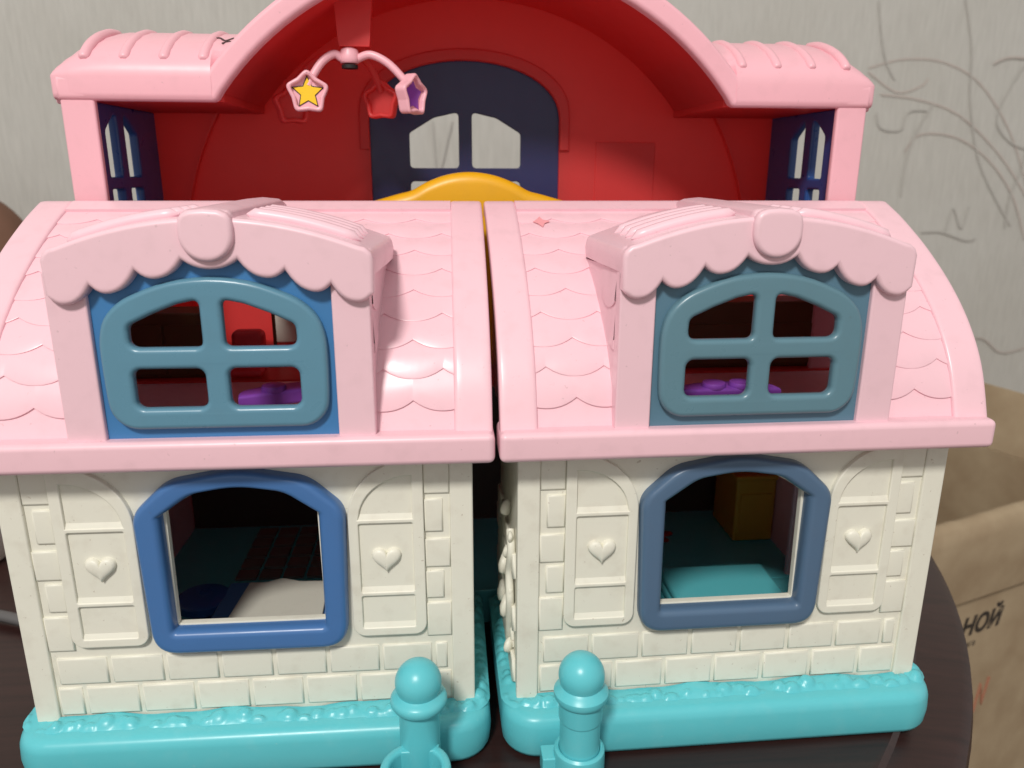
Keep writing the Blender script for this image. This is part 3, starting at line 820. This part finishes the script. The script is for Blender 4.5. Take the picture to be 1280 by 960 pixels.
# dark scuffs on the pink eave
for pts in ([(-10.9, 26.45), (-10.6, 26.5), (-10.3, 26.35), (-10.05, 26.5)], [(-10.35, 26.2), (-10.1, 26.3), (-9.85, 26.2), (-9.7, 26.35)], [(-10.1, 26.45), (-9.75, 26.5), (-9.6, 26.4)]):
    def zy(z):
        for (ya, za), (yb, zb) in zip(prof[5:12], prof[6:13]):
            if za <= z <= zb: return ya + (yb - ya) * (z - za) / (zb - za)
        return 12
    tube('scuff_mark', [(x, zy(z) - 0.01, z) for x, z in catmull(pts, 4)], 0.05, SCUFF, fascia, 6)
tube('scuff_mark', [(x, zy(z) - 0.01, z) for x, z in [(10.15, 26.2), (9.75, 26.35), (10.0, 26.5)]], 0.05, SCUFF, fascia, 6)

# ------------------------------------------------------------------ star mobile
DIMRED = plastic('dusky_red_plastic', (168, 58, 58), 0.4, 0.05, 0.05)
mob = thing('star_mobile', 'pink hanging mobile with a yellow star charm in the red room', 'mobile', (-5.45, 11.6, 0))
loft('hanger', [[(a * w_ + 0.25, b * w_ * 0.5 + y, z) for a, b in ((-1, -1), (1, -1), (1, 1), (-1, 1))] for w_, y, z in ((0.62, 0, 26.3), (0.66, 0, 26.6), (0.72, 0.1, 27.5), (0.95, 0.5, 29.6))], RED, mob, angle=30)
lathe('hub', [(0.01, 25.66), (0.36, 25.66), (0.42, 25.72), (0.44, 25.84), (0.42, 26.0), (0.36, 26.2), (0.01, 26.4)], PINKB, mob, n=24)
lathe('hub_socket', [(0.01, 25.46), (0.34, 25.46), (0.34, 25.6), (0.01, 25.6)], BLACK, mob, n=20)
def star(r0, r1, rot=0, n=5):
    return [((r0 if k % 2 == 0 else r1) * math.cos(R(90 + rot + 36 * k)), (r0 if k % 2 == 0 else r1) * math.sin(R(90 + rot + 36 * k))) for k in range(2 * n)]
def round_star(r0, r1, rad): return fillet([(a, b, rad) for a, b in star(r0, r1)], 4)
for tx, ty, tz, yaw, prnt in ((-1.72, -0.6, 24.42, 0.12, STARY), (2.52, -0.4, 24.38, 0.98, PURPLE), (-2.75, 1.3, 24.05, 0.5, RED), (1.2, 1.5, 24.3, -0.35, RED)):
    d = Vector((tx, ty, 0)); l = d.length
    ax, ay = (tx - d.x / l * 0.55, ty - d.y / l * 0.4)
    pts = [(d.x / l * 0.35, d.y / l * 0.35, 25.85), (d.x * 0.35, d.y * 0.35, 26.0), (d.x * 0.62, d.y * 0.62, 25.7), (d.x * 0.85, d.y * 0.85, 25.15), (d.x * 0.98, d.y * 0.98, 24.95 - 0.25)]
    PM = RED if prnt is RED else PINKB  # rear arms and charms: the red shade of the room put into their colour
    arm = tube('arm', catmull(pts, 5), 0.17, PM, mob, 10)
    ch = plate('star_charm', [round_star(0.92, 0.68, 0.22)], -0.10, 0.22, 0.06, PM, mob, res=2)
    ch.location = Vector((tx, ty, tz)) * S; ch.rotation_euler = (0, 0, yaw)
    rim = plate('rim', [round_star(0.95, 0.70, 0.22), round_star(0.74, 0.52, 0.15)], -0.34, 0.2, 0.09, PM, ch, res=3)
    if prnt is STARY:
        plate('star_outline', [star(0.70, 0.33)], -0.125, -0.09, 0.005, BLACK, ch, res=1)
        plate('star_print', [star(0.61, 0.29)], -0.14, -0.10, 0.005, prnt, ch, res=1)
    elif prnt is PURPLE:
        plate('star_print', [star(0.66, 0.40)], -0.13, -0.09, 0.005, prnt, ch, res=1)

# ------------------------------------------------------------------ furniture inside
# yellow bed head between the two ridges
b_ = thing('toy_bed', 'yellow toy headboard with a domed top behind the gap between the roofs', 'toy bed', (-0.45, 12.0, 12.52))
hb = [(-4.2, 0.1), (4.2, 0.1), (4.25, 7.45)] + catmull([(4.2, 7.5), (3.2, 7.78), (2.55, 7.95), (1.9, 8.3), (1.0, 8.62), (0, 8.74), (-1.0, 8.62), (-1.9, 8.3), (-2.55, 7.95), (-3.2, 7.78), (-4.2, 7.5)], 4)[0:]
plate('headboard', [hb], -1.6, 0.4, 0.45, YELLOW, b_, res=5)
box('mattress', -3.6, 3.6, 0.5, 4.4, 0.05, 2.4, YELLOW, b_, 0.3)
c_ = thing('toy_lampshade', 'tiny purple dome peeking over the left roof ridge', 'toy lamp', (-9.6, 12.2, 12.2))
lathe('shade', [(0.01, 7.9), (0.5, 7.86), (0.95, 7.7), (1.3, 7.4), (1.5, 6.9), (1.6, 5.6), (1.45, 5.6), (0.01, 6.4)], PURPLE, c_)
lathe('stem', [(0.9, 0.02), (0.9, 0.3), (0.08, 0.5), (0.08, 6.5), (0.01, 6.5)], OCHRE, c_)
# upper rooms, seen through the dormer windows
def bench(loc, rz, label, n):
    t = thing('toy_bench', label, 'toy bench', loc, rz)
    outl = catmull([(-1.9, 0), (-1.7, 0.7), (-0.9, 1.05), (0.2, 1.15), (1.2, 1.0), (1.8, 0.6), (1.95, 0)], 5)
    plate('seat', [outl], 0.4, 0.95, 0.12, PURPLE, t, axis='z')
    for k in range(n):
        lathe('stool_top', [(0.01, 0.9), (0.42, 0.9), (0.46, 1.0), (0.42, 1.12), (0.01, 1.15)], PURPLE, t, (-0.55 + 1.05 * k, 0.4, 0.0), n=20)
    for sx in (-1.2, 1.2): box('leg', sx - 0.2, sx + 0.2, 0.2, 0.6, 0.02, 0.45, PURPLE, t, 0.04)
    return t
bench((9.0, 3.1, 12.52), 0, 'purple curved toy bench inside the right dormer window', 2)
bench((-7.4, 4.2, 12.52), 0.4, 'purple toy bench at the bottom corner of the left dormer window', 1)
w1 = thing('toy_wardrobe', 'brown toy wardrobe seen through the left panes of the left dormer', 'toy wardrobe', (-13.7, 10.6, 12.52))
box('body', -2.0, 2.0, -0.9, 0.9, 0.02, 2.9, OCHRE, w1, 0.1); box('door', -2.0, -0.05, -1.0, -0.85, 0.2, 2.4, OCHRE, w1, 0.05); box('door', 0.05, 2.0, -1.0, -0.85, 0.2, 2.4, OCHRE, w1, 0.05)
w2 = thing('toy_cupboard', 'brown toy cupboard seen through the panes of the right dormer', 'toy cupboard', (12.4, 10.6, 12.52))
box('body', -3.6, 3.6, -0.9, 0.9, 0.02, 3.1, OCHRE, w2, 0.1); box('door', -3.3, -0.1, -1.0, -0.85, 0.2, 2.1, OCHRE, w2, 0.05); box('door', 0.1, 3.3, -1.0, -0.85, 0.2, 2.1, OCHRE, w2, 0.05)
w3 = thing('toy_armchair', 'bright red toy armchair seen through the right panes of the left dormer', 'toy armchair', (-10.35, 10.4, 12.52), 0.0)
plate('backrest', [rrect(-0.7, 0.7, 0.1, 2.0, [0.1, 0.1, 0.3, 0.3])], -0.3, 0.4, 0.2, REDP, w3); box('seat', -0.7, 0.7, -1.0, -0.2, 0.05, 0.4, REDP, w3, 0.15)
w4 = thing('toy_screen', 'pale toy screen seen beside the red chair in the left dormer', 'toy screen', (-9.75, 16.5, 12.52), 0)
plate('panel', [[(-0.8, 0.05), (0.8, 0.05), (0.8, 1.9)] + [(0.8 - 1.6 * k / 24, 1.9 + 0.25 * abs(math.sin(math.pi * k / 8))) for k in range(1, 24)] + [(-0.8, 1.9)]], 0, 0.35, 0.08, PAPER, w4)
# lower rooms
t1 = thing('toy_table', 'white topped blue toy table inside the lower left window', 'toy table', (-8.85 - 0.1, 6.4, 1.84), R(-2))
box('frame', -2.7, 2.5, -1.95, 1.75, 1.0, 1.5, BLUEL, t1, 0.12)
plate('top', [fillet([(-1.9, -1.5, 0.08), (2.0, -1.5, 0.08), (1.75, 1.5, 0.1), (0.5, 1.52, 0.5), (-0.4, 1.85, 0.5), (-1.0, 1.5, 0.4), (-1.75, 1.5, 0.1)], 4)], 1.46, 1.62, 0.04, PAPER, t1, axis='z')
for sx in (-2.3, 2.1):
    for sy in (-1.6, 1.4): box('leg', sx - 0.2, sx + 0.2, sy - 0.2, sy + 0.2, 0.01, 1.05, BLUEL, t1, 0.05)
t3 = thing('toy_stool', 'round blue toy stool in the lower left window corner', 'toy stool', (-12.5, 7.2, 1.84))
lathe('seat', [(0.01, 1.0), (1.0, 1.0), (1.15, 1.1), (1.15, 1.4), (1.0, 1.5), (0.01, 1.5)], NAVYB, t3); lathe('foot', [(0.7, 0.02), (0.7, 0.2), (0.35, 0.4), (0.35, 1.05), (0.01, 1.05)], NAVYB, t3)
t4 = thing('floor_tiles', 'grid of dark grey tiles on the floor inside the lower left window', 'tiles', (-9.6, 13.6, 1.83))
for i in range(5):
    for j in range(5):
        box('tile', -2.6 + i * 1.15, -1.62 + i * 1.15, -2.6 + j * 1.15, -1.70 + j * 1.15, 0.0, 0.12, plastic('grey_tile', (120, 110, 106), 0.5, 0.05, 0.1, sss=0) if (i, j) == (0, 0) else bpy.data.materials['grey_tile'], t4, 0)
OCHRE2 = plastic('yellow_ochre_plastic', (206, 150, 52), 0.45, 0.05, 0.06)
t2 = thing('toy_cooker', 'ochre toy cooker at the back of the lower right window', 'toy cooker', (14.9, 14.6, 1.84))
box('body', -1.2, 1.0, -1.6, 1.6, 0.02, 3.6, OCHRE2, t2, 0.12); box('door', -0.95, 0.8, -1.68, -1.55, 0.5, 2.8, OCHRE2, t2, 0.05); box('top', -1.3, 1.05, -1.7, 1.7, 3.55, 3.85, OCHRE2, t2, 0.1)
t5 = thing('toy_bed', 'low rounded teal toy bed in the lower right window', 'toy bed', (11.3, 7.4, 1.84))
box('base', -2.9, 2.5, -2.0, 1.9, 0.02, 0.4, TEAL, t5, 0.15)
box('cover', -2.8, 2.4, -1.9, 1.8, 0.38, 0.85, TEAL, t5, 0.22, 5)
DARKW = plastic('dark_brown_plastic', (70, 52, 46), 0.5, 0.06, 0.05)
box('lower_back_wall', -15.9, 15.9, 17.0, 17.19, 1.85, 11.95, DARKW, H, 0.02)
plate('flower_mat', [[(0.9 * (1 + 0.25 * math.cos(6 * R(a))) * math.cos(R(a)), 0.9 * (1 + 0.25 * math.cos(6 * R(a))) * math.sin(R(a))) for a in range(0, 360, 6)]], 1.82, 1.92, 0.03, DIMRED, H, axis='z', loc=(9.6, 14.2, 0))

# ------------------------------------------------------------------ cardboard box beside the table
A = R(20)
bx = thing('cardboard_box', 'open brown cardboard box with black lettering beside the table', 'box', (37, 30, -45), A)
zt = 37.8
def panel(name, v4, t, m=CARD):
    a, b, c, d = [Vector(v) for v in v4]; n = (b - a).cross(d - a).normalized() * t
    V = [tuple(x) for x in (a, b, c, d)] + [tuple(x + n) for x in (a, b, c, d)]
    return mk(name, V, [(0, 1, 2, 3), (7, 6, 5, 4), (0, 4, 5, 1), (1, 5, 6, 2), (2, 6, 7, 3), (3, 7, 4, 0)], m, bx, 0.08, 2)
x0, x1, dp = -6, 24, 27
front_p = panel('front_panel', [(x0, 0, 0), (x1, 0, 0), (x1, 0, zt), (x0, 0, zt)], -0.45)
panel('back_panel', [(x0, dp, 0), (x1, dp, 0), (x1, dp, zt), (x0, dp, zt)], -0.45)
panel('side_panel', [(x0, 0.45, 0), (x0, dp, 0), (x0, dp, zt), (x0, 0.45, zt)], -0.45)
panel('side_panel', [(x1 - 0.02, 0.45, 0), (x1 - 0.02, dp, 0), (x1 - 0.02, dp, zt), (x1 - 0.02, 0.45, zt)], 0.45)
panel('bottom', [(x0, 0, 0.2), (x1, 0, 0.2), (x1, dp, 0.2), (x0, dp, 0.2)], 0.4)
# standing flaps and the front flap folded down outside
panel('flap', [(x1 - 0.02, 0.6, zt + 0.02), (x1 - 0.02, dp, zt + 0.02), (x1 + 1.6, dp - 1.2, zt + 6.6), (x1 + 1.6, 1.2, zt + 6.2)], 0.4)
panel('flap', [(x0, dp, zt + 0.02), (x1, dp, zt + 0.02), (x1 - 1, dp + 4.5, zt + 5.0), (x0 + 1, dp + 4.5, zt + 5.2)], -0.4)
NS = 24; V = []; F = []
rr = random.Random(3)
for i in range(NS + 1):
    x = x0 + (x1 - x0) * i / NS; wv = 0.16 * math.sin(i * 0.55) + rr.uniform(-0.12, 0.12)
    for y, z in ((0.5, zt - 0.1), (0.25, zt + 0.45 + wv * 0.4), (-0.35, zt + 0.62 + wv * 0.5), (-1.0, zt + 0.2 + wv * 0.4), (-1.25, zt - 1.0), (-1.15 - wv * 0.4, zt - 4), (-0.75 - wv * 0.3, zt - 7.3 + wv * 0.3), (-0.45, zt - 7.3 + wv * 0.3), (-0.6, zt - 3.5), (-0.55, zt - 0.4)):
        V.append((x, y, z))
m = 10
for i in range(NS):
    for k in range(m): F.append((i * m + k, i * m + (k + 1) % m, (i + 1) * m + (k + 1) % m, (i + 1) * m + k))
F.append(tuple(range(m))); F.append(tuple(range(NS * m, NS * m + m)))
mk('folded_flap', V, F, CARD, bx, angle=60, wn=False)

def text(body, size, x, z, y, mat, parent, shear=0.25, offset=0.0):
    cu = bpy.data.curves.new('lettering', 'FONT'); cu.body = body; cu.size = size; cu.shear = shear; cu.offset = offset; cu.extrude = 0.01
    ob = bpy.data.objects.new('tmp', cu)
    C.objects.link(ob); bpy.context.view_layer.update()
    me = bpy.data.meshes.new_from_object(ob.evaluated_get(bpy.context.evaluated_depsgraph_get()))
    bpy.data.objects.remove(ob)
    for v in me.vertices: v.co = ((x + v.co.x) * S, (y - v.co.z) * S, (z + v.co.y) * S)
    me.materials.clear()
    return link('lettering', me, mat, parent)
INK = plastic('faded_black_ink', (52, 44, 38), 0.8, 0.1, 0, sss=0)
text('НОЙ', 2.45, 6.95, 26.1, -0.02, INK, front_p, 0.22, 0.10)
text('вага', 0.9, 7.5, 24.75, -0.02, INK, front_p, 0.1)
PINKISH = plastic('faded_red_ink', (176, 122, 98), 0.8, 0.1, 0, sss=0)
for pts in ([(11.0, 17), (11.4, 20), (12.0, 17.6), (12.5, 20.4)],):
    tube('red_print', [(x, -0.02, z) for x, z in pts], 0.16, PINKISH, front_p, 6)

# ------------------------------------------------------------------ left edge: chair back, white cup, grey spoon handle
ch = thing('chair', 'brown rounded upholstered chair back at the far left edge behind the roof', 'chair', (-57.6, 62, -45))
plate('backrest', [fillet([(-14, 20, 3), (13.5, 20, 3), (15.5, 52, 9), (11, 63.5, 8), (-14, 68, 8)], 8)], -3, 3, 2.4, BROWN, ch, res=5)
box('seat', -14, 14, -28, 2, 17, 22, BROWN, ch, 1.5)
for sx in (-12, 12):
    for sy in (-26, 1): box('leg', sx - 1.2, sx + 1.2, sy - 1.2, sy + 1.2, 0, 17.4, WOOD, ch, 0.2)
cp = thing('cup', 'white cup cut off by the left edge behind the toy house', 'cup', (-28.3, 17.6, 0))
lathe('body', [(0.01, 0.02), (1.3, 0.02), (1.6, 0.2), (2.0, 1.2), (2.15, 2.4), (2.2, 3.4), (2.1, 3.42), (2.0, 2.4), (1.8, 1.2), (1.3, 0.4), (0.01, 0.35)], PAPER, cp)
tube('handle', catmull([(-2.0, 0, 2.8), (-2.9, 0, 2.8), (-3.2, 0, 2.0), (-2.8, 0, 1.2), (-1.9, 0, 1.1)], 5), 0.25, PAPER, cp)
sp = tube('cable', catmull([(-34, 14.5, 0.4), (-27, 12.3, 0.4), (-23.6, 11.2, 0.4), (-21, 10.4, 0.4), (-18, 11.5, 0.4)], 6), 0.27, GREY)
tag(sp, 'grey cable lying on the table left of the toy house', 'cable')

# ------------------------------------------------------------------ pencil scribbles on the wallpaper
cpos = Vector((-1.682, -23.782, 21.425))
SCR = 0.0
def scribble(pts, mat, w_=0.12):
    global SCR
    SCR += 0.02
    p = catmull(pts, 6); V = []; F = []
    for i, (x, z) in enumerate(p):
        a = p[max(i - 1, 0)]; b = p[min(i + 1, len(p) - 1)]
        t = Vector((b[0] - a[0], b[1] - a[1])); t = t.normalized() if t.length else Vector((1, 0)); n = Vector((-t.y, t.x)) * w_ * (0.7 + 0.5 * abs(math.sin(i * 1.3)))
        V += [(x + n.x, WY - 0.1 - SCR, z + n.y), (x - n.x, WY - 0.1 - SCR, z - n.y)]
    for i in range(len(p) - 1): F.append((2 * i, 2 * i + 1, 2 * i + 3, 2 * i + 2))
    o = mk('scribble', V, F, mat, w, wn=False)
    return o
k = (WY + 23.78) / 98.78
def wp(px, py):       # place on the wall, from its measured layout
    v = fw + r2 * ((px - 640) / 959.8) - u2 * ((py - 480) / 959.8)
    t = (WY - cpos.y) / v.y
    return (cpos.x + v.x * t, cpos.z + v.z * t)
for mat, px in ((PENR, [(1085, 85), (1130, 74), (1180, 78), (1225, 105), (1262, 165), (1285, 240)]),
                (PENR, [(1085, 90), (1120, 115), (1150, 108), (1160, 98)]),
                (PENR, [(1100, 118), (1150, 125), (1200, 145), (1250, 195), (1285, 250)]),
                (PENR, [(1130, 190), (1150, 168), (1195, 172), (1235, 200), (1265, 245), (1280, 300)]),
                (PENC, [(1098, 0), (1102, 50), (1108, 80), (1118, 100)]),
                (PENC, [(1206, -5), (1214, 60), (1212, 120), (1218, 180), (1232, 225), (1262, 282)]),
                (PENC, [(1255, 285), (1262, 245), (1275, 215), (1285, 180)]),
                (PENC, [(1285, 75), (1262, 110), (1245, 150), (1262, 178), (1290, 188)]),
                (PENC, [(1095, 140), (1100, 160), (1125, 162), (1135, 140), (1160, 138)]),
                (PENC, [(1125, 245), (1130, 210), (1142, 170), (1165, 130)]),
                (PENC, [(1150, 290), (1175, 290), (1205, 300), (1218, 298)]),
                (PENC, [(1180, 290), (1190, 260), (1200, 285), (1210, 258)]),
                (PENR, [(1240, 80), (1260, 72), (1290, 74)]),
                (PENR, [(1195, 430), (1225, 422), (1250, 440), (1285, 432)]),
                (PENC, [(540, 150), (545, 215)]), (PENC, [(565, 150), (550, 215)])):
    scribble([wp(*p) for p in px], mat)
